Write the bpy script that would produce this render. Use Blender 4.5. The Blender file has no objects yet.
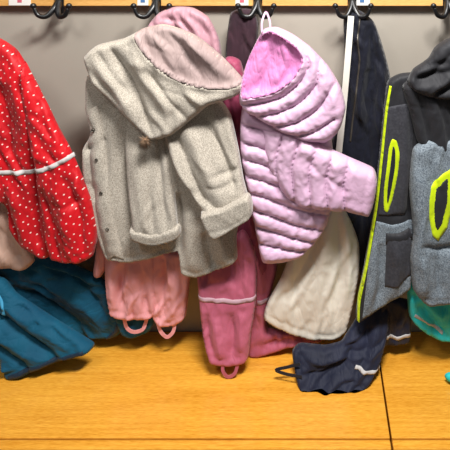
import bpy, math, random
import numpy as np
from mathutils import Vector, noise
from mathutils.geometry import delaunay_2d_cdt

random.seed(3)
scene = bpy.context.scene
COL = scene.collection
scene.view_settings.view_transform = 'Standard'

# ---------- camera constants (camera stands 1.3 m from the wall) ----------
D, F, VX, VY, CX, CZ = 1.3, 468.0, 320.0, -40.0, 0.264, 1.03

def P(px, py, y):
    d = y + D
    return CX + (px - VX) * d / F, CZ - (py - VY) * d / F

def lin(c):
    return tuple(((v/255)/12.92 if v/255 <= 0.04045 else ((v/255+0.055)/1.055)**2.4) for v in c)

# ---------- materials ----------
def base_mat(name):
    m = bpy.data.materials.new(name); m.use_nodes = True
    nt = m.node_tree
    return m, nt, nt.nodes['Principled BSDF']

def fabric(name, c, c2=None, rough=0.8, cscale=8, weave=900, wstr=0.12, wrinkle=16, kstr=0.5, sheen=0.1, var=0.92, kdist=0.004, spec=0.3, stretch=(1.7, 1.0, 0.6), ramp=(0.35, 0.65)):
    m, nt, b = base_mat(name)
    c2 = c2 or tuple(v*var for v in c)
    tc = nt.nodes.new('ShaderNodeTexCoord')
    n = nt.nodes.new('ShaderNodeTexNoise'); n.inputs['Scale'].default_value = cscale; n.inputs['Detail'].default_value = 6
    nt.links.new(tc.outputs['Object'], n.inputs['Vector'])
    r = nt.nodes.new('ShaderNodeValToRGB')
    r.color_ramp.elements[0].position = ramp[0]; r.color_ramp.elements[1].position = ramp[1]
    r.color_ramp.elements[0].color = (*lin(c2), 1); r.color_ramp.elements[1].color = (*lin(c), 1)
    nt.links.new(n.outputs['Fac'], r.inputs['Fac'])
    nt.links.new(r.outputs['Color'], b.inputs['Base Color'])
    b.inputs['Roughness'].default_value = rough
    b.inputs['Specular IOR Level'].default_value = spec
    b.inputs['Sheen Weight'].default_value = sheen
    w = nt.nodes.new('ShaderNodeTexNoise'); w.inputs['Scale'].default_value = weave; w.inputs['Detail'].default_value = 2
    nt.links.new(tc.outputs['Object'], w.inputs['Vector'])
    b2 = nt.nodes.new('ShaderNodeBump'); b2.inputs['Strength'].default_value = wstr; b2.inputs['Distance'].default_value = 0.001
    nt.links.new(w.outputs['Fac'], b2.inputs['Height'])
    if kstr > 0:
        mp = nt.nodes.new('ShaderNodeMapping'); mp.inputs['Scale'].default_value = stretch
        nt.links.new(tc.outputs['Object'], mp.inputs['Vector'])
        wn = nt.nodes.new('ShaderNodeTexNoise'); wn.inputs['Scale'].default_value = 14; wn.inputs['Detail'].default_value = 1
        nt.links.new(mp.outputs[0], wn.inputs['Vector'])
        wm = nt.nodes.new('ShaderNodeVectorMath'); wm.operation = 'MULTIPLY_ADD'; wm.inputs[1].default_value = (0.05, 0.05, 0.05)
        nt.links.new(wn.outputs['Color'], wm.inputs[0]); nt.links.new(mp.outputs[0], wm.inputs[2])
        prev = None
        for sc, st in ((wrinkle, kstr), (wrinkle*2.3, kstr*0.45)):
            k = nt.nodes.new('ShaderNodeTexVoronoi'); k.feature = 'DISTANCE_TO_EDGE'; k.inputs['Scale'].default_value = sc
            nt.links.new(wm.outputs[0], k.inputs['Vector'])
            mi = nt.nodes.new('ShaderNodeMath'); mi.operation = 'SMOOTH_MIN'; mi.inputs[1].default_value = 0.22; mi.inputs[2].default_value = 0.12
            nt.links.new(k.outputs['Distance'], mi.inputs[0])
            mu = nt.nodes.new('ShaderNodeMath'); mu.operation = 'MULTIPLY'; mu.inputs[1].default_value = 3.0
            nt.links.new(mi.outputs[0], mu.inputs[0])
            bb = nt.nodes.new('ShaderNodeBump'); bb.inputs['Strength'].default_value = st; bb.inputs['Distance'].default_value = kdist
            nt.links.new(mu.outputs[0], bb.inputs['Height'])
            if prev: nt.links.new(prev.outputs['Normal'], bb.inputs['Normal'])
            prev = bb
        nt.links.new(prev.outputs['Normal'], b2.inputs['Normal'])
    nt.links.new(b2.outputs['Normal'], b.inputs['Normal'])
    return m

def dotted(m, dot=(236,204,194), scale=66, thr=0.108):
    nt = m.node_tree; b = nt.nodes['Principled BSDF']
    src = b.inputs['Base Color'].links[0].from_socket
    tc = nt.nodes.new('ShaderNodeTexCoord')
    sp = nt.nodes.new('ShaderNodeSeparateXYZ'); nt.links.new(tc.outputs['Object'], sp.inputs[0])
    cb = nt.nodes.new('ShaderNodeCombineXYZ'); nt.links.new(sp.outputs['X'], cb.inputs['X']); nt.links.new(sp.outputs['Z'], cb.inputs['Y'])
    rt = nt.nodes.new('ShaderNodeMapping'); rt.inputs['Rotation'].default_value = (0, 0, math.radians(35)); nt.links.new(cb.outputs[0], rt.inputs['Vector'])
    v = nt.nodes.new('ShaderNodeTexVoronoi'); v.voronoi_dimensions = '2D'
    v.inputs['Scale'].default_value = scale; v.inputs['Randomness'].default_value = 0.3
    nt.links.new(rt.outputs[0], v.inputs['Vector'])
    lt = nt.nodes.new('ShaderNodeMath'); lt.operation = 'LESS_THAN'; lt.inputs[1].default_value = thr
    nt.links.new(v.outputs['Distance'], lt.inputs[0])
    mx = nt.nodes.new('ShaderNodeMix'); mx.data_type = 'RGBA'
    nt.links.new(lt.outputs[0], mx.inputs['Factor'])
    nt.links.new(src, mx.inputs[6]); mx.inputs[7].default_value = (*lin(dot), 1)
    nt.links.new(mx.outputs[2], b.inputs['Base Color'])
    return m

def plain(name, c, rough=0.5, metal=0.0):
    m, nt, b = base_mat(name)
    tc = nt.nodes.new('ShaderNodeTexCoord')
    n = nt.nodes.new('ShaderNodeTexNoise'); n.inputs['Scale'].default_value = 30
    nt.links.new(tc.outputs['Object'], n.inputs['Vector'])
    r = nt.nodes.new('ShaderNodeValToRGB')
    r.color_ramp.elements[0].color = (*lin(tuple(v*0.92 for v in c)), 1); r.color_ramp.elements[1].color = (*lin(c), 1)
    nt.links.new(n.outputs['Fac'], r.inputs['Fac']); nt.links.new(r.outputs['Color'], b.inputs['Base Color'])
    b.inputs['Roughness'].default_value = rough; b.inputs['Metallic'].default_value = metal
    return m

def wood(name, c1, c2, rough=0.35):
    m, nt, b = base_mat(name)
    tc = nt.nodes.new('ShaderNodeTexCoord')
    def nz(sc, s, det):
        mp = nt.nodes.new('ShaderNodeMapping'); mp.inputs['Scale'].default_value = sc
        nt.links.new(tc.outputs['Object'], mp.inputs['Vector'])
        n = nt.nodes.new('ShaderNodeTexNoise'); n.inputs['Scale'].default_value = s; n.inputs['Detail'].default_value = det; n.inputs['Distortion'].default_value = 0.3
        nt.links.new(mp.outputs[0], n.inputs['Vector']); return n.outputs['Fac']
    def ma(a, k, c):
        ad = nt.nodes.new('ShaderNodeMath'); ad.operation = 'MULTIPLY_ADD'; ad.inputs[1].default_value = k
        nt.links.new(a, ad.inputs[0])
        if c is None: ad.inputs[2].default_value = 0
        else: nt.links.new(c, ad.inputs[2])
        return ad.outputs[0]
    v = ma(nz((1.2, 14, 14), 2.0, 4), 0.24, None)
    v = ma(nz((3, 80, 80), 2.0, 3), 0.28, v)
    v = ma(nz((30, 420, 420), 2.0, 2), 0.48, v)
    r = nt.nodes.new('ShaderNodeValToRGB')
    r.color_ramp.elements[0].position = 0.34; r.color_ramp.elements[1].position = 0.62
    r.color_ramp.elements[0].color = (*lin(c1), 1); r.color_ramp.elements[1].color = (*lin(c2), 1)
    nt.links.new(v, r.inputs['Fac']); nt.links.new(r.outputs['Color'], b.inputs['Base Color'])
    b.inputs['Roughness'].default_value = rough
    return m

# ---------- geometry helpers ----------
def catmull(pts, closed=True, step=2.0):
    pts = np.array(pts, float); n = len(pts); out = []
    rng = range(n) if closed else range(n-1)
    for i in rng:
        if closed: p0, p1, p2, p3 = pts[i-1], pts[i], pts[(i+1) % n], pts[(i+2) % n]
        else: p0, p1, p2, p3 = pts[max(i-1, 0)], pts[i], pts[i+1], pts[min(i+2, n-1)]
        k = max(1, int(round(np.linalg.norm(p2-p1)/step)))
        for j in range(k):
            t = j/k
            m1 = (p2-p0)*0.3; m2 = (p3-p1)*0.3
            h = (2*t**3-3*t**2+1)*p1+(t**3-2*t**2+t)*m1+(-2*t**3+3*t**2)*p2+(t**3-t**2)*m2
            out.append(h)
    if not closed: out.append(pts[-1])
    return np.array(out)

def seg_dist(Q, A, B):
    best = np.full(len(Q), 1e9)
    for a, b in zip(A, B):
        ab = b-a; L = ab@ab + 1e-9
        t = np.clip(((Q-a)@ab)/L, 0, 1)
        e = Q-(a+t[:, None]*ab)
        best = np.minimum(best, e[:, 0]**2+e[:, 1]**2)
    return np.sqrt(best)

def stroke_dist(Q, pts):
    pts = catmull(pts, False, 6)
    A, B = pts[:-1], pts[1:]
    best = np.full(len(Q), 1e9); tt = np.zeros(len(Q)); n = len(A)
    for i, (a, b) in enumerate(zip(A, B)):
        ab = b-a; L = ab@ab+1e-9
        t = np.clip(((Q-a)@ab)/L, 0, 1)
        e = Q-(a+t[:, None]*ab); d = e[:, 0]**2+e[:, 1]**2
        m = d < best
        best[m] = d[m]; tt[m] = (i+t[m])/n
    return np.sqrt(best), tt

def inside(Q, poly):
    x, y = Q[:, 0], Q[:, 1]; r = np.zeros(len(Q), bool)
    j = len(poly)-1
    for i in range(len(poly)):
        xi, yi = poly[i]; xj, yj = poly[j]
        c = ((yi > y) != (yj > y)) & (x < (xj-xi)*(y-yi)/((yj-yi) or 1e-9)+xi)
        r ^= c; j = i
    return r

def ly(a, ya, b, yb):
    return lambda Q: ya+(yb-ya)*np.clip((Q[:, 1]-a)/(b-a), 0, 1)
def lx(a, ya, b, yb):
    return lambda Q: ya+(yb-ya)*np.clip((Q[:, 0]-a)/(b-a), 0, 1)

def triangulate(loop, sp, seed=0):
    x0, y0 = loop.min(0); x1, y1 = loop.max(0)
    pts = []
    rows = np.arange(y0, y1, sp*0.87)
    for k, yy in enumerate(rows):
        xs = np.arange(x0+(sp/2 if k % 2 else 0), x1, sp)
        pts.append(np.stack([xs, np.full(len(xs), yy)], 1))
    pts = np.concatenate(pts)
    pts = pts[inside(pts, loop)]
    if len(pts):
        d = seg_dist(pts, loop, np.roll(loop, -1, 0))
        pts = pts[d > sp*0.55]
    allp = np.concatenate([loop, pts]); nb = len(loop)
    edges = [(i, (i+1) % nb) for i in range(nb)]
    r = delaunay_2d_cdt([Vector(p) for p in allp.tolist()], edges, [list(range(nb))], 1, 1e-4)
    V = np.array([tuple(v) for v in r[0]]); Fc = [tuple(f) for f in r[2]]
    cnt = {}
    for f in Fc:
        for i in range(len(f)):
            e = (min(f[i], f[(i+1) % len(f)]), max(f[i], f[(i+1) % len(f)])); cnt[e] = cnt.get(e, 0)+1
    bd = set()
    for e, c in cnt.items():
        if c == 1: bd.update(e)
    return V, Fc, bd

def mesh_obj(name, verts, faces, mat, parent=None, smooth=True):
    me = bpy.data.meshes.new(name)
    off = Vector(parent.location) if parent is not None else Vector((0, 0, 0))
    me.from_pydata([tuple(Vector(v)-off) for v in verts], [], faces)
    me.validate(); me.update()
    if smooth:
        me.polygons.foreach_set('use_smooth', [True]*len(me.polygons))
    me.materials.append(mat)
    o = bpy.data.objects.new(name, me); COL.objects.link(o)
    if parent is not None: o.parent = parent
    return o

def recenter(o):
    vs = [v.co for v in o.data.vertices]
    c = Vector(((min(v.x for v in vs)+max(v.x for v in vs))/2, (min(v.y for v in vs)+max(v.y for v in vs))/2, min(v.z for v in vs)))
    for v in o.data.vertices: v.co -= c
    o.location = c

def thing(name, label, category, px, py, y):
    e = bpy.data.objects.new(name, None); e.empty_display_size = 0.03
    x, z = P(px, py, y); e.location = (x, y, z)
    e['label'] = label; e['category'] = category
    COL.objects.link(e); return e

class Panel:
    """A layered piece of cloth: outline, roundness, folds, seams.
    nz = soft folds (amp, across, along, angle); cr = sharp crumple facets (amp, across, along, angle)"""
    def __init__(s, name, outline, y0, T, mat, parent=None, R=14, folds=(), quilt=(), qw=10, nz=(0.004, 14, 45, 0), nz2=0.0004, sp=2.0, back=0.25, label=None, minz=0.003, qa=0.5,
                 auto=None, seams=(), hollow=None, cr=None):
        s.y0 = y0 if callable(y0) else (lambda Q, v=y0: np.full(len(Q), v))
        s.T, s.R, s.quilt, s.qw, s.nz, s.nz2, s.qa = T, R, quilt, qw, nz, nz2, qa
        s.hollow = hollow; s.cr = cr
        s.seed = random.random()*100
        s.loop = catmull(outline, True, sp)
        s.folds = list(folds)+[(p, -0.0035, 1.3, 1) for p in seams]
        if auto:
            n, ang, L, amp, wd = auto
            x0, y0_ = s.loop.min(0); x1, y1 = s.loop.max(0); k = 0; tries = 0
            while k < n and tries < 2000:
                tries += 1
                c = np.array([random.uniform(x0, x1), random.uniform(y0_, y1)])
                if not inside(c[None], s.loop)[0]: continue
                k += 1
                a = math.radians(ang+random.gauss(0, 15)); l = L*random.uniform(0.6, 1.3)
                dv = np.array([math.cos(a), math.sin(a)]); nv = np.array([-dv[1], dv[0]])
                bow = random.uniform(-0.15, 0.15)*l
                pts = [tuple(c-dv*l/2), tuple(c+nv*bow), tuple(c+dv*l/2)]
                am = amp*random.uniform(0.6, 1.2)
                s.folds.append((pts, -am, wd))
                off = nv*random.choice((-1, 1))*wd*1.8
                s.folds.append(([tuple(np.array(p)+off) for p in pts], am*0.8, wd*1.2))
        V, Fc, bd = triangulate(s.loop, sp)
        h = s.height(V)
        ym = s.y0(V)-T*0.5
        X = CX+(V[:, 0]-VX)*(ym+D)/F; Z = CZ-(V[:, 1]-VY)*(ym+D)/F
        Z0 = np.maximum(Z, minz)
        yf = s.y0(V)-h
        dd = seg_dist(V, s.loop, np.roll(s.loop, -1, 0))
        yb = s.y0(V)+T*back*s.prof(dd)
        verts = [(X[i], yf[i], Z0[i]) for i in range(len(V))]
        bmap = {}
        for i in range(len(V)):
            if i in bd: bmap[i] = i
            else: bmap[i] = len(verts); verts.append((X[i], yb[i], Z0[i]))
        faces = []
        for f in Fc:
            a, b, c = [V[f[k]] for k in range(3)]
            cr_ = (b[0]-a[0])*(c[1]-a[1])-(b[1]-a[1])*(c[0]-a[0])
            f2 = f if cr_ < 0 else f[::-1]
            faces.append(tuple(f2))
            bf = tuple(bmap[i] for i in f2[::-1])
            if set(bf) != set(f2): faces.append(bf)
        s.obj = mesh_obj(name, verts, faces, mat, parent)
        if label: s.obj['label'] = label
    def prof(s, d):
        t = np.clip(d/s.R, 0, 1); return np.sqrt(np.clip(1-(1-t)**2, 0, 1))
    def height(s, Q):
        d = seg_dist(Q, s.loop, np.roll(s.loop, -1, 0))
        ins = inside(Q, s.loop); d = np.where(ins, d, 0)
        p = s.prof(d); h = s.T*p
        amp, a, b, ang = s.nz
        ca, sa = math.cos(math.radians(ang)), math.sin(math.radians(ang))
        edge = np.clip(d/4, 0, 1)
        n = np.empty(len(Q)); n2 = np.empty(len(Q)); n3 = np.zeros(len(Q))
        if s.cr:
            k3, a3, b3, g3 = s.cr; c3, s3 = math.cos(math.radians(g3)), math.sin(math.radians(g3))
        for i, (x, y) in enumerate(Q):
            u, v = (x*ca+y*sa), (-x*sa+y*ca)
            w = noise.noise(Vector((x/40, y/40, s.seed+9)))*0.9
            n[i] = 0.5-1.8*math.sqrt(noise.noise(Vector((u/a+w, v/b, s.seed)))**2+0.003) + 0.5*noise.noise(Vector((u/a*1.4, v/b*1.4+w, s.seed+4)))
            n2[i] = 0.4-1.6*abs(noise.noise(Vector((x/6.+w*2, y/8., s.seed+20))))
            if s.cr:
                u, v = (x*c3+y*s3), (-x*s3+y*c3)
                w2 = noise.noise(Vector((x/14, y/14, s.seed+3)))*0.5
                ds, _ = noise.voronoi(Vector((u/a3+w2+w, v/b3+w2, s.seed)))
                n3[i] = 0.35-abs(min(ds[1]-ds[0], 0.9))
        q = None
        if s.quilt:
            q = np.full(len(Q), 1e9)
            for l in s.quilt:
                dd, t = stroke_dist(Q, l); q = np.minimum(q, dd)
            n2 = n2*(0.25+1.1*np.exp(-((q-3.5)/3)**2))
        h = h+(amp*n+s.nz2*n2)*edge
        if s.cr: h = h+s.cr[0]*n3*edge
        for f in s.folds:
            pts, am, wd = f[:3]
            dist, t = stroke_dist(Q, pts)
            tap = np.clip(np.minimum(t, 1-t)*4, 0, 1) if len(f) < 4 else 1.0
            if am < 0: g = np.exp(-(np.sqrt(dist**2+0.4)/wd))
            else: g = np.exp(-(dist/wd)**2)
            h = h+am*g*tap*edge
        if s.hollow:
            poly, dep, hr = s.hollow
            hp = catmull(poly, True, 4)
            hd = seg_dist(Q, hp, np.roll(hp, -1, 0)); hi = inside(Q, hp)
            t = np.clip(hd/hr, 0, 1)
            h = h-np.where(hi, dep*np.sqrt(1-(1-t)**2), 0)+0.004*np.exp(-(hd/4)**2)*edge*(~hi)
        if q is not None:
            h = h*(1-s.qa+s.qa*np.sqrt(np.clip(1-(1-np.clip(q/s.qw, 0, 1))**2, 0, 1)))
        return h
    def surf(s, Q):
        ym = s.y0(Q)-s.T*0.5
        return CX+(Q[:, 0]-VX)*(ym+D)/F, s.y0(Q)-s.height(Q), CZ-(Q[:, 1]-VY)*(ym+D)/F

def patch(name, host, outline, mat, parent, th=0.002, sp=2.0, label=None, R=2.0, smooth_outline=True, lift=0.0007, minz=0.004):
    if smooth_outline: loop = catmull(outline, True, sp)
    else: loop = np.array(outline, float)
    V, Fc, bd = triangulate(loop, sp)
    X, Y, Z = host.surf(V)
    Z = np.maximum(Z, minz)
    d = seg_dist(V, loop, np.roll(loop, -1, 0)); t = np.clip(d/R, 0, 1)
    yf = Y-lift-th*np.where([i in bd for i in range(len(V))], 0.35, 0.35+0.65*np.sqrt(1-(1-t)**2))
    yb = Y+0.002
    n = len(V)
    verts = [(X[i], yf[i], Z[i]) for i in range(n)]+[(X[i], yb[i], Z[i]) for i in range(n)]
    faces = []; cnt = {}
    for f in Fc:
        a, b, c = [V[f[k]] for k in range(3)]
        cr = (b[0]-a[0])*(c[1]-a[1])-(b[1]-a[1])*(c[0]-a[0])
        f2 = tuple(f) if cr < 0 else tuple(f[::-1])
        faces.append(f2); faces.append(tuple(i+n for i in f2[::-1]))
        for k in range(3): cnt[(f2[k], f2[(k+1) % 3])] = 1
    for (a, b) in list(cnt):
        if (b, a) not in cnt: faces.append((b, a, a+n, b+n))
    o = mesh_obj(name, verts, faces, mat, parent)
    if label: o['label'] = label
    return o

def sharp(pts, step=2.0):
    out = []
    for a, b in zip(pts, pts[1:]+pts[:1]):
        a = np.array(a, float); b = np.array(b, float); k = max(1, int(np.hypot(*(b-a))/step))
        out += [tuple(a+(b-a)*j/k) for j in range(k)]
    return out

def ribbon(name, host, pts, w, mat, parent, th=0.002, label=None):
    c = catmull(pts, False, 2.2)
    t = np.gradient(c, axis=0); t /= np.linalg.norm(t, axis=1)[:, None]+1e-9
    nrm = np.stack([-t[:, 1], t[:, 0]], 1)
    out = np.concatenate([c+nrm*w/2, (c-nrm*w/2)[::-1]])
    return patch(name, host, [tuple(p) for p in out], mat, parent, th, sp=max(1.4, w/2.2), label=label, R=w/2, smooth_outline=False)

def strap(name, pts3, w, th, mat, parent, label=None):
    W = [Vector((P(a, b, c)[0], c, P(a, b, c)[1])) for a, b, c in pts3]
    pts = []; n = len(W)
    for i in range(n-1):
        p0, p1, p2, p3 = W[max(i-1, 0)], W[i], W[i+1], W[min(i+2, n-1)]
        for j in range(6):
            t = j/6; m1 = (p2-p0)*0.45; m2 = (p3-p1)*0.45
            pts.append((2*t**3-3*t**2+1)*p1+(t**3-2*t**2+t)*m1+(-2*t**3+3*t**2)*p2+(t**3-t**2)*m2)
    pts.append(W[-1])
    verts, faces = [], []
    for i, p in enumerate(pts):
        tg = (pts[min(i+1, len(pts)-1)]-pts[max(i-1, 0)]).normalized()
        side = tg.cross(Vector((0, -1, 0)))
        side = side.normalized() if side.length > 1e-4 else Vector((1, 0, 0))
        nn = side.cross(tg).normalized()
        for a, b in ((-1, -1), (1, -1), (1, 1), (-1, 1)):
            q = p+side*a*w/2+nn*b*th/2; q.z = max(q.z, 0.002)
            verts.append(q)
        if i:
            k = (i-1)*4
            for j in range(4): faces.append((k+j, k+(j+1) % 4, k+4+(j+1) % 4, k+4+j))
    faces.append((3, 2, 1, 0)); k = len(verts)-4; faces.append((k, k+1, k+2, k+3))
    o = mesh_obj(name, verts, faces, mat, parent, smooth=False)
    if label: o['label'] = label
    return o

def box(name, lo, hi, mat, parent=None, bevel=0.003):
    import bmesh
    bm = bmesh.new(); bmesh.ops.create_cube(bm, size=1)
    off = Vector(parent.location) if parent is not None else Vector((0, 0, 0))
    for v in bm.verts:
        v.co = Vector([lo[i]+(v.co[i]+0.5)*(hi[i]-lo[i]) for i in range(3)])-off
    if bevel:
        bmesh.ops.bevel(bm, geom=bm.edges[:], offset=bevel, segments=3, profile=0.5, affect='EDGES')
    me = bpy.data.meshes.new(name); bm.to_mesh(me); bm.free(); me.materials.append(mat)
    o = bpy.data.objects.new(name, me); COL.objects.link(o)
    if parent is not None: o.parent = parent
    return o

def tube(name, pts, radii, mat, parent, seg=12, cap_ball=0.0):
    verts, faces = [], []
    n = len(pts); P3 = []; R3 = []
    for i in range(n-1):
        p0, p1, p2, p3 = [Vector(pts[k]) for k in (max(i-1, 0), i, i+1, min(i+2, n-1))]
        for j in range(6):
            t = j/6; m1 = (p2-p0)*0.5; m2 = (p3-p1)*0.5
            P3.append((2*t**3-3*t**2+1)*p1+(t**3-2*t**2+t)*m1+(-2*t**3+3*t**2)*p2+(t**3-t**2)*m2)
            R3.append(radii[i]*(1-t)+radii[i+1]*t)
    P3.append(Vector(pts[-1])); R3.append(radii[-1])
    if cap_ball:
        tg = (P3[-1]-P3[-2]).normalized(); e = P3[-1]
        for k in range(0, 7):
            a = -math.pi/2*0.7+(math.pi/2*0.98+math.pi/2*0.7)*k/6
            P3.append(e+tg*(cap_ball*(math.sin(a)+0.75))); R3.append(cap_ball*math.cos(a))
    for i, p in enumerate(P3):
        tg = (P3[min(i+1, len(P3)-1)]-P3[max(i-1, 0)]).normalized()
        a = tg.cross(Vector((0.1, 1, 0.2))).normalized(); b = tg.cross(a)
        for k in range(seg):
            an = 2*math.pi*k/seg
            verts.append(p+(a*math.cos(an)+b*math.sin(an))*R3[i])
        if i:
            o0 = (i-1)*seg
            for k in range(seg): faces.append((o0+k, o0+(k+1) % seg, o0+seg+(k+1) % seg, o0+seg+k))
    faces.append(tuple(range(seg))[::-1]); faces.append(tuple(range(len(verts)-seg, len(verts))))
    return mesh_obj(name, verts, faces, mat, parent)

def disc_button(name, host, px, py, r, mat, parent):
    X, Y, Z = host.surf(np.array([[px, py]], float)); c = Vector((X[0], Y[0]-0.004, Z[0]))
    verts, faces = [], []; seg = 20
    for (rr, dy) in ((r, 0.005), (r, -0.0015), (r*0.85, -0.0028), (r*0.6, -0.0028), (r*0.5, -0.0015), (0.0003, -0.0012)):
        for k in range(seg):
            a = 2*math.pi*k/seg; verts.append(c+Vector((rr*math.cos(a), dy, rr*math.sin(a))))
    for i in range(5):
        for k in range(seg): faces.append((i*seg+k, i*seg+(k+1) % seg, (i+1)*seg+(k+1) % seg, (i+1)*seg+k))
    faces.append(tuple(range(seg)))
    return mesh_obj(name, verts, faces, mat, parent)

# ---------- material instances ----------
M_wall = fabric('painted_wall', (164,156,145), (154,146,135), rough=0.9, cscale=3, weave=300, wstr=0.05, kstr=0.0, sheen=0)
M_rail = wood('pine_rail', (192,136,68), (230,180,108), 0.4)
M_bench = wood('lacquered_oak', (198,128,30), (238,174,66), 0.2)
M_floor = plain('linoleum', (120,112,104), 0.6)
M_black = plain('black_hook', (14,14,16), 0.35)
M_red = dotted(fabric('red_dotted_nylon', (202,10,24), var=0.86, rough=0.55, spec=0.3))
M_refl = fabric('reflective_tape', (196,192,190), var=0.92, rough=0.5, kstr=0)
M_reflp = fabric('pink_reflective_tape', (196,158,168), var=0.92, rough=0.5, kstr=0)
M_skin = fabric('beige_fleece', (206,170,152), var=0.9)
M_teal = fabric('petrol_blue_nylon', (14,86,112), (10,70,96), rough=0.72, spec=0.2, stretch=(1, 1, 1.6))
M_teald = fabric('dark_petrol_trim', (16,40,60), rough=0.6)
M_tealb = fabric('light_blue_trim', (60,150,190), rough=0.6)
M_wool = fabric('beige_wool', (196,187,173), (148,139,127), rough=0.95, cscale=420, weave=650, wstr=0.45, kstr=0, sheen=0.3, ramp=(0.38, 0.62))
M_lining = fabric('taupe_lining', (172,150,146), (152,131,128), rough=0.6, kstr=0.6, wrinkle=20)
M_fur = fabric('brown_fur', (176,146,118), (128,98,74), rough=0.9, cscale=120, kstr=0)
M_btn = plain('snap_metal', (90,84,76), 0.4, 0.5)
M_dusty = fabric('dusty_pink_nylon', (192,144,156), var=0.88, rough=0.5)
M_coral = fabric('salmon_pink_nylon', (234,166,168), (226,152,156), rough=0.6, spec=0.25)
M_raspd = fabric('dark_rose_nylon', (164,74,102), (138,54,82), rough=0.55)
M_rasp = fabric('rose_nylon', (190,102,124), (174,86,108), rough=0.55, spec=0.3)
M_plaid = fabric('dark_checked_cloth', (60,34,44), (40,24,34), rough=0.8)
M_lilac = fabric('lilac_nylon', (220,182,208), (210,170,198), rough=0.42, spec=0.4, kstr=0.2, kdist=0.003, wrinkle=30, stretch=(1, 1, 1))
M_pinkin = fabric('pink_hood_lining', (222,142,194), (206,124,178), rough=0.5, kstr=0.5, wrinkle=24)
M_cream = fabric('cream_cotton', (232,226,214), (220,212,197), rough=0.9, kstr=0.4, cscale=6, wrinkle=14)
M_white = fabric('white_webbing', (226,221,210), var=0.93, rough=0.9, kstr=0)
M_navyd = fabric('dark_navy_nylon', (22,24,38), (16,18,28), rough=0.7, spec=0.2)
M_navy = fabric('navy_nylon', (34,38,60), (24,28,46), rough=0.65, spec=0.25)
M_blackf = fabric('black_softshell', (38,38,42), (30,30,34), rough=0.65, kstr=0.35)
M_char = fabric('charcoal_softshell', (60,60,66), (46,46,52), rough=0.75, cscale=200, kstr=0.25)
M_heather = fabric('grey_heather', (140,150,158), (82,92,102), rough=0.9, cscale=340, kstr=0.3, wstr=0.3)
M_neon = fabric('neon_yellow_tape', (206,230,16), var=0.95, rough=0.5, kstr=0)
M_turq = fabric('turquoise_nylon', (46,204,202), (28,184,186), rough=0.6)
M_paper = plain('white_card', (232,228,222), 0.6)
M_cardred = plain('pink_card_print', (206,96,110), 0.6)
M_cardblue = plain('blue_card_print', (70,110,160), 0.6)
M_strap = fabric('black_elastic', (24,26,38), rough=0.8, kstr=0)

# ---------- setting ----------
w = box('wall_back', (-2.2, 0.0, -0.45), (2.2, 0.1, 2.2), M_wall, bevel=0); w['kind'] = 'structure'
f = box('floor', (-2.2, -3.0, -0.5), (2.2, 0.1, -0.45), M_floor, bevel=0); f['kind'] = 'structure'

def bench(x0, x1, label):
    e = bpy.data.objects.new('bench', None); e.location = ((x0+x1)/2, -0.15, -0.45)
    e['label'] = label; e['category'] = 'bench'; e['group'] = 'wooden benches along the wall'; COL.objects.link(e)
    box('seat', (x0, -0.291, -0.03), (x1, -0.002, 0.0), M_bench, e, 0.002)
    box('front_edge', (x0, -0.314, -0.032), (x1, -0.2937, -0.0005), M_bench, e, 0.003)
    box('side_panel', (x0+0.002, -0.28, -0.45), (x0+0.022, -0.01, -0.03), M_bench, e, 0.001)
    box('side_panel', (x1-0.022, -0.28, -0.45), (x1-0.002, -0.01, -0.03), M_bench, e, 0.001)
    return e
xd = P(375, 335, 0.0)[0]
bench(-1.35, xd-0.002, 'long honey-coloured lacquered wooden bench below the coats')
bench(xd+0.002, 1.3, 'honey-coloured wooden bench joined beside the longer one')

rail = box('coat_rail', (-1.5, -0.022, 0.904), (1.5, -0.0005, 1.03), M_rail, None, 0.002)
rail['label'] = 'light pine rail on the wall carrying the coat hooks'; rail['category'] = 'coat rail'
recenter(rail)

def hook(px):
    x = P(px, 0, -0.022)[0]
    e = bpy.data.objects.new('coat_hook', None); e.location = (x, -0.022, 0.90)
    e['label'] = 'black metal double coat hook screwed to the wooden rail'; e['category'] = 'coat hook'; e['group'] = 'black hooks on the rail'
    COL.objects.link(e)
    box('mounting_plate', (x-0.012, -0.028, 0.884), (x+0.012, -0.0222, 0.95), M_black, e, 0.002)
    for sgn in (-1, 1):
        tube('prong', [(x, -0.027, 0.917), (x+sgn*0.006, -0.043, 0.897), (x+sgn*0.018, -0.056, 0.880), (x+sgn*0.036, -0.062, 0.884), (x+sgn*0.045, -0.064, 0.903)], [0.0095, 0.0085, 0.007, 0.006, 0.005], M_black, e, cap_ball=0.008)
    return e
for hx in (60, 157, 258, 352, 447): hook(hx)

def card(px, wpx, pm):
    x0 = P(px-wpx/2, 0, -0.022)[0]; x1 = P(px+wpx/2, 0, -0.022)[0]
    e = bpy.data.objects.new('name_card', None); e.location = ((x0+x1)/2, -0.0222, 0.904)
    e['label'] = 'small white paper picture card stuck above a coat hook'; e['category'] = 'name card'; COL.objects.link(e)
    box('card_paper', (x0, -0.0236, 0.906), (x1, -0.0221, 0.95), M_paper, e, 0.0004)
    cx = (x0+x1)/2
    box('printed_picture', (cx-0.006, -0.0242, 0.914), (cx+0.006, -0.0237, 0.930), pm, e, 0.0002)
card(143, 11, M_cardblue); card(242, 13, M_cardred); card(362, 16, M_cardblue); card(20, 22, M_cardred)

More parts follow.
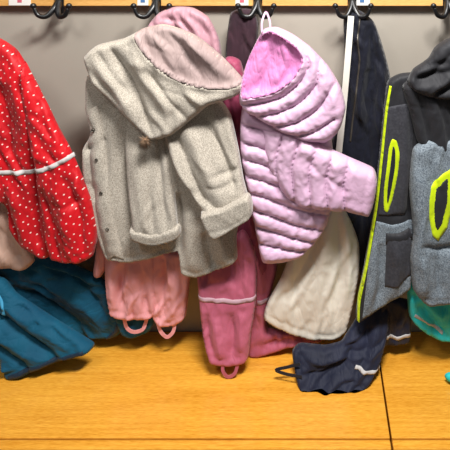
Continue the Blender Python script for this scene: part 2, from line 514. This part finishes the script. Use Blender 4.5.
# ================= GARMENTS =================
# --- petrol snow trousers ---
e = thing('snow_trousers', 'petrol blue padded snow trousers drooping onto the bench', 'trousers', 40, 380, -0.13)
leg = Panel('trouser_leg', [(-50,258),(10,262),(45,260),(75,268),(100,280),(118,300),(126,324),(117,337),(94,339),(70,333),(45,320),(20,302),(-50,290)], ly(262,-0.07,338,-0.05), 0.020, M_teal, e, R=6,
      folds=[([(20,270),(60,285),(112,325)],0.010,7),([(40,265),(80,280),(110,315)],-0.018,3),([(10,285),(50,300),(97,335)],-0.018,4)], nz=(0.005,50,14,38), auto=(8,42,50,0.007,2.4), cr=(0.006,24,11,38))
ribbon('hem_band', leg, [(124,311),(119,327),(109,337)], 5, M_teald, e)
leg2 = Panel('trouser_leg', [(-50,270),(0,280),(15,296),(45,316),(72,333),(92,346),(88,354),(62,361),(38,370),(14,381),(4,376),(-6,350),(-50,345)], ly(285,-0.10,378,-0.135), 0.022, M_teal, e, R=6,
      folds=[([(-5,292),(30,318),(76,345)],0.011,6),([(-10,305),(30,335),(62,357)],-0.018,3),([(5,292),(40,320),(80,345)],-0.014,3),([(-10,335),(15,355),(35,368)],-0.016,3),([(-15,322),(15,342),(48,362)],0.010,5)], nz=(0.005,50,14,38), auto=(8,40,50,0.006,2.4), cr=(0.006,24,11,38))
ribbon('hem_band', leg2, [(11,375),(30,367),(55,358),(86,349)], 5, M_teald, e)
ribbon('side_piping', leg2, [(-12,284),(1,292),(7,304),(6,314)], 3, M_tealb, e)

o = Panel('fleece_jacket', [(-50,195),(0,205),(12,225),(24,245),(33,262),(22,272),(4,270),(-50,268)], -0.105, 0.016, M_skin, None, R=8, folds=[([(0,225),(15,245),(25,265)],-0.010,3),([(-10,240),(5,255),(10,268)],0.006,5)], auto=(3,60,30,0.004,2.5)).obj
o['label'] = 'pinkish beige fleece garment hanging under the red jacket'; o['category'] = 'jacket'; recenter(o)

# --- red dotted jacket ---
e = thing('rain_jacket', 'red rain jacket with white dots and reflective piping', 'jacket', 40, 262, -0.13)
b = Panel('jacket_body', [(-50,25),(-5,38),(14,50),(28,72),(40,95),(52,125),(62,160),(60,220),(48,258),(36,257),(20,247),(8,230),(2,205),(-50,200)], -0.13, 0.022, M_red, e, R=8,
      folds=[([(5,60),(25,105),(30,150)],0.010,8),([(0,80),(10,120),(12,155)],-0.014,3.5),([(12,180),(20,215),(30,250)],0.009,6),([(5,185),(10,210),(22,245)],-0.014,3),([(38,100),(38,210),(44,258)],-0.018,5)], nz=(0.005,14,60,-15), auto=(8,75,50,0.007,2.4), cr=(0.006,11,26,-20))
sl = Panel('sleeve', [(22,62),(34,85),(45,105),(56,128),(68,150),(79,175),(90,203),(96,235),(91,258),(80,264),(62,264),(50,260),(44,240),(38,205),(34,170),(26,130),(20,90)], -0.143, 0.024, M_red, e, R=10,
      folds=[([(50,175),(64,205),(74,255)],0.010,6),([(42,185),(52,220),(62,262)],-0.016,4),([(64,175),(80,210),(86,255)],-0.014,3.5),([(36,90),(46,125),(54,148)],-0.011,3.5),([(54,200),(68,205),(84,196)],-0.008,2.5)], nz=(0.005,14,55,-20), auto=(7,65,40,0.007,2.4), seams=[[(44,252),(66,256),(94,250)]], cr=(0.006,11,26,-25))
ribbon('reflective_piping', b, [(-30,170),(0,171),(20,171),(40,170)], 4.5, M_refl, e, th=0.001)
ribbon('reflective_piping', sl, [(35,170),(48,167),(60,162),(72,156)], 4.5, M_refl, e, th=0.001)

# --- dusty pink jacket behind coat ---
o = Panel('hooded_jacket', [(148,24),(158,13),(174,7),(192,8),(208,18),(219,42),(221,75),(215,200),(130,200),(125,100),(138,45)], -0.066, 0.02, M_dusty, None, R=7,
   folds=[([(165,12),(178,30),(190,60)],-0.014,3),([(180,12),(197,30),(208,55)],0.008,4),([(190,14),(208,36),(214,60)],-0.012,2.5),([(172,8),(186,24),(202,52)],-0.010,2)], nz=(0.005,10,40,-30), auto=(6,55,45,0.007,2.2), cr=(0.005,9,22,-30)).obj
o['label'] = 'dusty pink shiny jacket hung behind the wool coat'; o['category'] = 'jacket'; recenter(o)

# --- salmon rain overalls ---
e = thing('rain_overalls', 'salmon pink rain overalls with elastic foot straps', 'overalls', 147, 338, -0.08)
Panel('overall_bib', [(104,205),(185,205),(190,215),(190,268),(150,275),(106,268)], -0.07, 0.012, M_coral, e, R=10)
A = Panel('trouser_leg', [(105,252),(130,250),(153,254),(156,290),(155,314),(148,320),(120,320),(109,315),(105,290)], -0.085, 0.014, M_coral, e, R=4,
   folds=[([(120,262),(122,290),(121,316)],-0.012,3),([(134,262),(137,290),(138,315)],0.007,5),([(144,270),(146,295),(144,316)],-0.010,2.5),([(112,262),(113,290),(114,312)],0.006,3)], seams=[[(110,309),(130,313),(154,311)]], nz=(0.003,11,60,0), auto=(5,88,35,0.006,2), cr=(0.005,9,20,5))
B = Panel('trouser_leg', [(152,252),(170,250),(191,255),(189,285),(185,318),(176,326),(160,327),(152,318),(151,290)], -0.080, 0.014, M_coral, e, R=4,
   folds=[([(164,262),(165,290),(163,322)],-0.012,3),([(174,262),(176,290),(172,322)],0.007,5),([(181,266),(182,290),(177,318)],-0.009,2.5)], nz=(0.003,11,60,0), auto=(5,92,35,0.006,2), seams=[[(153,314),(168,321),(185,313)]], cr=(0.005,9,20,-5))
Panel('side_pocket_bag', [(97,238),(104,230),(109,250),(106,268),(99,279),(92,276),(94,260)], -0.08, 0.012, M_coral, e, R=6)
strap('foot_strap', [(124,318,-0.088),(127,328,-0.09),(134,332,-0.09),(143,329,-0.09),(147,318,-0.088)], 0.009, 0.0012, M_coral, e)
strap('foot_strap', [(158,324,-0.088),(161,332,-0.09),(167,337,-0.09),(173,332,-0.09),(175,323,-0.088)], 0.009, 0.0012, M_coral, e)

o = Panel('trousers', [(114,300),(152,300),(154,322),(148,333),(132,339),(121,335),(115,322)], -0.070, 0.010, M_teal, None, R=4, cr=(0.004,8,12,0)).obj
o['label'] = 'teal trouser cuff showing behind the salmon overalls'; o['category'] = 'trousers'; recenter(o)

# --- rose rain overalls ---
e = thing('rain_overalls', 'rose pink rain overalls with reflective bands and foot straps', 'overalls', 235, 378, -0.13)
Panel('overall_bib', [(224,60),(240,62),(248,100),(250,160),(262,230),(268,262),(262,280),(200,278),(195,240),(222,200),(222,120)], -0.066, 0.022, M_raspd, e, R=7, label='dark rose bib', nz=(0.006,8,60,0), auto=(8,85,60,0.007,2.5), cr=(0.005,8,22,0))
B = Panel('trouser_leg', [(236,225),(262,222),(272,245),(277,268),(272,292),(266,315),(268,330),(290,332),(322,333),(322,342),(288,349),(254,359),(246,352),(248,320),(240,280)], ly(230,-0.06,355,-0.072), 0.018, M_rasp, e, R=6,
   folds=[([(250,235),(262,275),(258,320)],0.009,6),([(262,240),(267,270),(262,310)],-0.010,3),([(256,345),(280,340),(315,337)],-0.012,3),([(256,250),(256,290),(252,340)],-0.010,3)], nz=(0.003,12,60,8), auto=(5,88,50,0.006,2.2), cr=(0.006,10,24,8))
A = Panel('trouser_leg', [(196,250),(225,238),(244,232),(256,258),(256,300),(251,335),(247,362),(228,367),(209,363),(202,338),(198,300)], ly(265,-0.088,365,-0.135), 0.018, M_rasp, e, R=6,
   folds=[([(216,245),(217,280)],0.006,7),([(216,315),(218,335),(223,357)],0.008,5),([(207,310),(209,335),(215,358)],-0.014,3),([(207,245),(207,285)],-0.010,3),([(231,240),(233,285)],-0.010,3),([(231,310),(233,330),(233,358)],-0.014,3),([(242,310),(241,350)],0.007,4)], nz=(0.002,12,70,0), auto=(4,90,40,0.005,2.2), seams=[[(204,353),(226,358),(248,353)]], cr=(0.005,11,26,0))
ribbon('reflective_band', A, [(198,296),(215,298),(235,299),(256,297)], 4.5, M_reflp, e, th=0.001)
ribbon('reflective_band', B, [(258,299),(264,299),(272,297)], 4, M_reflp, e, th=0.001)
strap('foot_strap', [(223,362,-0.148),(223,371,-0.15),(228,377,-0.15),(235,373,-0.15),(238,362,-0.148)], 0.008, 0.0012, M_rasp, e)

o = Panel('checked_jacket', [(230,14),(240,9),(252,10),(258,24),(257,45),(254,80),(250,140),(228,140),(224,80),(226,40)], -0.040, 0.016, M_plaid, None, R=7, nz=(0.006,7,50,5), auto=(4,85,50,0.005,2)).obj
o['label'] = 'dark burgundy checked jacket squeezed between two coats'; o['category'] = 'jacket'; recenter(o)

# --- beige wool coat ---
e = thing('wool_coat', 'beige boiled-wool hooded coat with turned-up cuffs', 'coat', 165, 276, -0.14)
body = Panel('coat_body', [(88,74),(130,70),(200,85),(226,115),(236,150),(240,200),(236,240),(236,262),(216,271),(196,278),(181,273),(176,253),(150,259),(128,263),(107,259),(98,238),(90,208),(83,175),(82,149),(90,134),(85,105)], -0.125, 0.020, M_wool, e, R=3.5,
   folds=[([(176,262),(181,230),(180,190)],-0.024,4),([(190,210),(190,240),(196,274)],0.010,7),([(126,140),(128,200),(142,256)],-0.014,4),([(204,230),(210,255),(214,272)],-0.016,4),([(222,228),(227,264)],0.008,5),([(84,150),(96,146),(108,136)],-0.012,3),([(86,180),(94,184),(100,200)],-0.007,3)],
   seams=[[(104,252),(128,256),(174,247)],[(183,266),(198,271),(234,256)]], nz=(0.006,22,60,-8), nz2=0.0002, auto=(5,85,60,0.007,3))
ribbon('button_placket', body, [(93,105),(99,145),(104,190),(110,225),(118,259)], 15, M_wool, e, th=0.005)
for (bx, by) in ((96,128),(100,157),(104,190),(110,226)): disc_button('snap_button', body, bx, by, 0.0045, M_btn, e)
s1 = Panel('sleeve', [(128,105),(146,112),(162,122),(168,150),(173,185),(177,228),(175,240),(154,245),(134,239),(130,215),(126,180),(124,140)], ly(120,-0.126,225,-0.152), 0.018, M_wool, e, R=6,
   folds=[([(134,130),(140,190),(147,232)],0.007,6),([(154,125),(162,185),(166,230)],-0.014,3.5),([(146,140),(150,190),(154,230)],-0.007,3)], nz=(0.004,14,60,-6), nz2=0.0002, auto=(3,80,40,0.005,2.5))
c1 = Panel('cuff', [(130,227),(152,232),(178,226),(178,239),(154,246),(132,240)], -0.153, 0.022, M_wool, e, R=3, nz=(0.001,18,40,-30), nz2=0.0002, seams=[[(131,237),(153,242),(178,236)]])
s2 = Panel('sleeve', [(160,105),(190,100),(218,100),(230,116),(238,150),(243,180),(249,203),(248,214),(232,222),(214,232),(207,224),(198,207),(188,190),(176,172),(166,145)], ly(115,-0.132,220,-0.168), 0.022, M_wool, e, R=7,
   folds=[([(188,120),(205,165),(225,205)],0.012,7),([(200,108),(222,150),(236,192)],-0.020,3.5),([(174,126),(190,168),(208,210)],-0.016,3.5),([(172,148),(182,172),(196,196)],0.009,4),([(210,175),(228,172),(242,166)],-0.009,2.5),([(206,186),(222,186),(240,180)],-0.007,2.5)], nz=(0.005,16,60,-25), nz2=0.0002, auto=(4,62,45,0.006,2.8))
cf = Panel('cuff', [(200,214),(224,206),(247,195),(252,204),(251,218),(236,228),(217,239),(209,235)], -0.175, 0.026, M_wool, e, R=3, nz=(0.002,18,40,-30), nz2=0.0002, seams=[[(208,231),(228,226),(249,214)]])
LIN = [(136,33),(148,27),(165,26),(192,35),(218,55),(242,81),(230,86),(208,86),(188,82),(168,72),(150,56)]
hood = Panel('hood', [(83,58),(95,46),(122,39),(140,30),(162,25),(192,35),(218,55),(243,82),(243,92),(232,99),(208,107),(192,120),(172,136),(152,141),(138,130),(120,112),(106,98),(92,84)], -0.155, 0.034, M_wool, e, R=7,
   folds=[([(108,42),(134,84),(154,136)],-0.026,5),([(130,44),(150,80),(176,112)],0.014,7),([(94,54),(115,82),(142,120)],0.010,6),([(98,48),(112,72),(134,98)],-0.013,3.5),([(146,66),(172,100),(190,120)],-0.016,3),([(89,66),(104,84),(124,106)],-0.009,3.5),([(165,28),(185,52),(205,82)],-0.014,4),([(180,34),(205,56),(228,80)],0.009,4),([(150,30),(165,50),(180,74)],0.008,4),([(180,92),(205,98),(234,92)],0.007,4)], nz=(0.005,18,50,-40), nz2=0.0002,
   hollow=(LIN, 0.013, 8), seams=[[(130,46),(142,68),(162,86),(186,95),(212,97),(239,90)],[(152,30),(176,48),(204,80)],[(176,30),(200,48),(226,80)],[(146,44),(166,52),(186,78)]], auto=(4,55,50,0.005,3))
patch('hood_lining', hood, LIN, M_lining, e, th=0.001, R=3, label='smooth taupe quilted hood lining')
X, Y, Z = hood.surf(np.array([[146., 139.]])); c = Vector((X[0], -0.178, Z[0]))
vs, fs = [], []
for i in range(420):
    d = Vector((random.gauss(0, 1), random.gauss(0, .6)-0.5, random.gauss(0, 1)-0.4)).normalized()
    s = d.orthogonal().normalized()*0.0007
    L = random.uniform(0.006, 0.026); r0 = 0.002
    k = len(vs)
    s2_ = d.cross(s)
    vs += [c+d*r0+s, c+d*r0-s*0.5+s2_*0.8, c+d*r0-s*0.5-s2_*0.8, c+d*L+Vector((0, 0, -0.006))]; fs += [(k, k+1, k+3), (k+1, k+2, k+3), (k+2, k, k+3)]
mesh_obj('fur_toggle', vs, fs, M_fur, e)['label'] = 'small brown fur pompom'

# --- navy jacket behind on right hook ---
e = thing('dark_jacket', 'navy and black jacket hanging behind the cloth bag', 'jacket', 365, 320, -0.05)
nv = Panel('jacket_body', [(344,18),(358,10),(374,22),(384,50),(392,90),(392,220),(386,270),(374,282),(360,276),(352,235),(333,215),(331,150),(340,100),(345,55)], -0.042, 0.016, M_navyd, e, R=7,
   folds=[([(358,20),(362,60),(355,140)],0.012,5),([(370,25),(374,80),(366,160)],-0.016,3),([(350,60),(348,110),(340,160)],-0.014,3),([(380,60),(378,120),(374,200)],0.010,4),([(362,180),(366,230),(366,270)],-0.014,4)], nz=(0.008,10,60,5), auto=(12,80,50,0.009,2.5), cr=(0.007,9,22,0))
ribbon('jacket_zipper', nv, [(360,16),(357,40),(359,60),(355,95),(350,140)], 1.6, M_btn, e)

# --- drawstring bag ---
e = thing('drawstring_bag', 'off-white cotton drawstring bag hanging by a broad strap', 'bag', 315, 338, -0.09)
bag = Panel('bag_pouch', [(302,196),(334,196),(350,220),(359,245),(359,275),(353,308),(346,333),(332,341),(308,340),(286,333),(264,320),(268,302),(280,280),(291,252),(298,225)], -0.094, 0.010, M_cream, e, R=3,
   folds=[([(326,200),(312,250),(284,300)],-0.010,3),([(330,200),(325,260),(312,320)],0.007,7),([(336,203),(340,260),(334,310)],-0.010,3),([(342,212),(351,255),(347,310)],0.006,5),([(312,205),(302,245),(284,290)],0.007,6)],
   seams=[[(269,314),(300,329),(330,335),(347,327)]], nz=(0.004,14,90,18), auto=(6,108,80,0.004,2.6), cr=(0.003,12,34,18))
strap('carrying_strap', [(351,16,-0.07),(348,55,-0.085),(344,100,-0.088),(339,150,-0.09),(332,205,-0.097)], 0.016, 0.003, M_white, e)

# --- lilac puffer ---
e = thing('puffer_jacket', 'lilac quilted puffer jacket with bright pink hood lining', 'jacket', 285, 262, -0.14)
Panel('jacket_body', [(243,104),(262,112),(300,125),(330,138),(334,170),(333,205),(327,228),(314,247),(300,259),(282,264),(262,263),(256,240),(248,200),(240,160),(239,128)], -0.125, 0.034, M_lilac, e, R=9, qw=8, qa=0.45, sp=1.7, back=0.1,
   quilt=[[(236,122),(262,130),(300,146)],[(236,139),(262,147),(300,162)],[(238,156),(262,163),(300,178)],[(240,173),(264,180),(300,194)],[(243,190),(268,197),(295,208),(335,216)],[(246,207),(270,214),(296,224),(330,231)],[(250,224),(272,230),(298,238),(322,243)],[(254,241),(272,245),(300,250),(312,251)]], nz=(0.003,20,20,0), nz2=0.003, cr=(0.002,11,11,0), seams=[[(257,257),(280,259),(302,256)]])
Panel('sleeve', [(262,128),(290,130),(312,142),(330,151),(350,160),(374,171),(378,184),(375,204),(369,218),(348,214),(322,212),(302,209),(286,199),(274,182),(265,160)], lx(262,-0.128,312,-0.155), 0.036, M_lilac, e, R=11, qw=8, qa=0.45, sp=1.7,
   quilt=[[(286,126),(276,160),(280,198)],[(302,133),(292,168),(296,212)],[(318,142),(309,174),(312,214)],[(334,149),(326,180),(329,217)],[(350,156),(343,186),(346,219)]], nz=(0.003,20,20,0), nz2=0.003, cr=(0.002,11,11,0), seams=[[(369,168),(364,190),(361,220)]], folds=[([(300,150),(320,172),(350,190)],-0.006,4)])
PIN = [(247,62),(259,38),(270,31),(284,37),(298,48),(303,60),(296,74),(284,85),(270,92),(254,95),(243,96),(243,82)]
hd = Panel('hood', [(262,31),(276,28),(292,35),(310,48),(328,67),(341,89),(346,110),(340,132),(326,144),(302,142),(281,134),(262,123),(246,114),(238,104),(239,85),(248,58)], -0.155, 0.038, M_lilac, e, R=12, qw=8, qa=0.45, sp=1.7,
   quilt=[[(241,105),(262,102),(283,96),(300,82),(309,66),(303,44)],[(252,117),(278,112),(300,102),(316,84),(320,58)],[(270,127),(296,122),(318,108),(334,84)],[(290,137),(314,131),(334,118)]], nz=(0.003,20,20,0), nz2=0.003, hollow=(PIN, 0.020, 9), cr=(0.003,12,12,0),
   folds=[([(268,36),(270,62),(256,92)],-0.012,3.5),([(284,40),(286,64),(270,90)],0.009,5)])
patch('hood_lining', hd, PIN, M_pinkin, e, th=0.001, R=4, label='bright pink hood lining')
strap('hanging_loop', [(262,32,-0.18),(262,22,-0.10),(266,12,-0.07),(270,22,-0.10),(270,32,-0.18)], 0.005, 0.002, M_lilac, e)

# --- navy trousers on bench ---
e = thing('rain_trousers', 'navy rain trousers collapsing onto the bench, reflective band', 'trousers', 345, 395, -0.18)
L2 = Panel('trouser_leg', [(380,298),(412,303),(412,325),(410,343),(394,346),(380,344),(376,320)], -0.078, 0.016, M_navy, e, R=5, nz=(0.004,8,40,0), auto=(4,90,30,0.006,2.2), cr=(0.005,9,16,0))
ribbon('reflective_band', L2, [(382,332),(396,335),(410,333)], 3.5, M_refl, e, th=0.001)
L = Panel('trouser_leg', [(346,336),(356,320),(362,300),(372,288),(390,290),(389,330),(382,360),(371,384),(356,396),(322,397),(300,392),(295,376),(292,354),(300,345),(325,347),(341,343)], ly(300,-0.068,395,-0.175), 0.015, M_navy, e, R=4.5, minz=0.001,
   folds=[([(379,300),(371,350),(354,384)],0.010,6),([(356,340),(343,364),(316,384)],-0.016,3),([(303,354),(328,360),(348,348)],0.009,4),([(368,310),(366,352),(350,384)],-0.016,3),([(298,374),(323,372),(344,357)],-0.014,3)], nz=(0.004,20,50,35), auto=(8,128,50,0.006,2.6), cr=(0.004,13,30,35), seams=[[(299,351),(301,372),(305,389)]])
ribbon('reflective_band', L, [(355,364),(363,367),(380,370)], 4.5, M_refl, e, th=0.001)
strap('foot_strap', [(300,364,-0.16),(288,367,-0.158),(276,370,-0.158),(286,374,-0.162),(302,377,-0.17)], 0.007, 0.0015, M_strap, e)

# --- turquoise garment ---
e = thing('turquoise_trousers', 'turquoise rain trousers peeking out below the grey jacket', 'trousers', 440, 340, -0.08)
tq = Panel('trouser_leg', [(408,280),(430,285),(500,280),(500,340),(460,343),(440,341),(424,333),(410,318)], -0.105, 0.018, M_turq, e, R=5,
    folds=[([(418,300),(432,318),(450,335)],-0.012,3),([(430,300),(445,318),(470,330)],0.008,5)], nz=(0.005,24,14,20), auto=(5,40,40,0.006,2.2), cr=(0.006,20,10,30))
ribbon('reflective_band', tq, [(414,312),(428,321),(442,331)], 2.6, M_refl, e, th=0.001)
o = Panel('mitten', [(445,377),(449,374),(462,375),(470,380),(462,385),(448,383)], -0.16, 0.010, M_turq, None, R=5, nz=(0.001,8,8,0)).obj
o['label'] = 'turquoise knitted mitten lying on the bench'; o['category'] = 'mitten'; recenter(o)

# --- charcoal / heather / neon jacket ---
e = thing('softshell_jacket', 'charcoal and grey heather jacket with neon yellow zips', 'jacket', 410, 322, -0.14)
jb = Panel('jacket_front', [(388,82),(402,74),(424,76),(424,120),(418,160),(416,235),(411,288),(390,302),(370,316),(358,323),(356,312),(365,262),(373,215),(380,150),(384,110)], -0.125, 0.018, M_blackf, e, R=4,
    folds=[([(402,90),(405,150),(402,215)],0.006,5),([(411,100),(411,160),(408,240)],-0.014,4),([(386,215),(400,214),(412,210)],-0.006,2),([(374,240),(374,275),(368,310)],0.007,4),([(380,240),(379,285),(373,310)],-0.012,3),([(394,235),(396,265),(390,298)],0.008,6)], nz=(0.003,18,60,3), nz2=0.0003, cr=(0.002,12,26,5))
patch('chest_panel', jb, sharp([(387,106),(405,102),(415,108),(412,150),(409,190),(405,214),(378,213),(382,170)]), M_char, e, th=0.0015, label='charcoal chest panel', smooth_outline=False)
patch('lower_panel', jb, sharp([(376,219),(392,223),(412,219),(410,287),(390,299),(370,312),(362,316),(368,262)]), M_heather, e, th=0.0015, label='grey heather lower panel', smooth_outline=False)
patch('patch_pocket', jb, sharp([(386,232),(398,231),(411,227),(410,272),(398,282),(384,284)]), M_char, e, th=0.005, label='charcoal patch pocket', smooth_outline=False)
ribbon('pocket_flap', jb, [(385,236),(398,236),(411,231)], 11, M_blackf, e, th=0.007, label='black pocket flap')
ribbon('front_zipper', jb, [(390,85),(386,110),(382,150),(376,205),(367,260),(359,300),(358,320)], 2.2, M_neon, e, label='neon yellow zipper')
patch('pocket_zipper', jb, [(391,137),(396,139),(399,152),(397,174),(392,198),(387,210),(383,207),(383,188),(386,163),(388,146)], M_neon, e, th=0.003, label='neon yellow pocket zip', sp=1.5)
patch('zipper_slit', jb, [(392,143),(394.5,148),(394.5,165),(390,192),(387,203),(386,198),(387,182),(390,158)], M_strap, e, th=0.006, sp=1.3)
sh = Panel('shoulder', [(403,88),(412,80),(440,78),(500,74),(500,170),(455,165),(432,158),(418,142),(411,115)], -0.146, 0.022, M_blackf, e, R=7,
    folds=[([(430,95),(438,120),(443,158)],0.008,6),([(418,92),(426,125),(432,158)],-0.016,3),([(444,96),(452,125),(455,162)],-0.014,3)], nz=(0.005,14,50,-5), auto=(4,80,50,0.006,2.6), cr=(0.005,12,26,0), seams=[[(408,104),(430,108),(470,104)]])
hh = Panel('hood', [(408,82),(414,70),(424,63),(430,58),(436,48),(450,39),(500,30),(500,92),(470,99),(448,101),(428,98),(414,92)], -0.162, 0.025, M_blackf, e, R=7,
    folds=[([(412,80),(432,72),(452,52)],-0.018,4),([(420,90),(440,84),(470,64)],0.010,5),([(430,95),(452,86),(485,74)],-0.014,3),([(436,58),(455,60),(490,50)],0.010,5)], nz=(0.005,36,16,-25), auto=(5,-25,45,0.007,2.6), cr=(0.005,24,12,-25), seams=[[(425,64),(436,76),(442,99)]])
sv = Panel('sleeve', [(414,150),(432,140),(460,140),(500,150),(500,300),(452,305),(428,307),(414,292),(411,262),(414,235),(410,190)], -0.152, 0.022, M_heather, e, R=7,
    folds=[([(420,165),(421,220),(423,290)],0.008,6),([(418,243),(440,248),(480,240)],-0.014,3),([(432,248),(436,270),(440,296)],-0.012,3.5),([(421,252),(424,275),(424,296)],0.007,4)], nz=(0.004,16,50,0), nz2=0.0003, label='grey heather sleeve', auto=(4,90,45,0.005,2.6), seams=[[(414,290),(430,298),(460,296),(500,292)]], cr=(0.003,12,26,0))
patch('pocket_zipper', sv, sharp([(430,184),(438,174),(450,166),(454,170),(452,200),(446,224),(437,238),(431,232),(428,215),(428,198)]), M_neon, e, th=0.002, label='neon yellow pocket welt', smooth_outline=False)
patch('zipper_slit', sv, sharp([(434,187),(440,179),(447,174),(446,200),(441,220),(436,229),(433,222),(432,204)], 1.8), M_blackf, e, th=0.0035, sp=1.8, smooth_outline=False)

# ---------- lights ----------
def area(name, loc, target, size, energy, col):
    l = bpy.data.lights.new(name, 'AREA'); l.shape = 'RECTANGLE'; l.size = size[0]; l.size_y = size[1]; l.energy = energy; l.color = col
    o = bpy.data.objects.new(name, l); o.location = loc
    o.rotation_euler = (Vector(target)-Vector(loc)).to_track_quat('-Z', 'Y').to_euler(); COL.objects.link(o)
area('ceiling_panel_light', (0.40, -0.90, 2.0), (0, -0.1, 0.2), (0.6, 0.2), 56, (1, 0.985, 0.96))
area('ceiling_panel_light', (-0.7, -1.2, 2.0), (-0.1, 0, 0.3), (0.5, 0.3), 10, (1, 0.98, 0.95))
wd = bpy.data.worlds.new('room'); wd.use_nodes = True; scene.world = wd
wd.node_tree.nodes['Background'].inputs[0].default_value = (1, 0.98, 0.96, 1)
wd.node_tree.nodes['Background'].inputs[1].default_value = 0.11

cam = bpy.data.cameras.new('camera'); co = bpy.data.objects.new('camera', cam); COL.objects.link(co)
co.location = (CX, -D, CZ); co.rotation_euler = (math.radians(90), 0, 0)
cam.sensor_width = 36; cam.lens = F/450*36
cam.shift_x = (225-VX)/450; cam.shift_y = (VY-225)/450
scene.camera = co
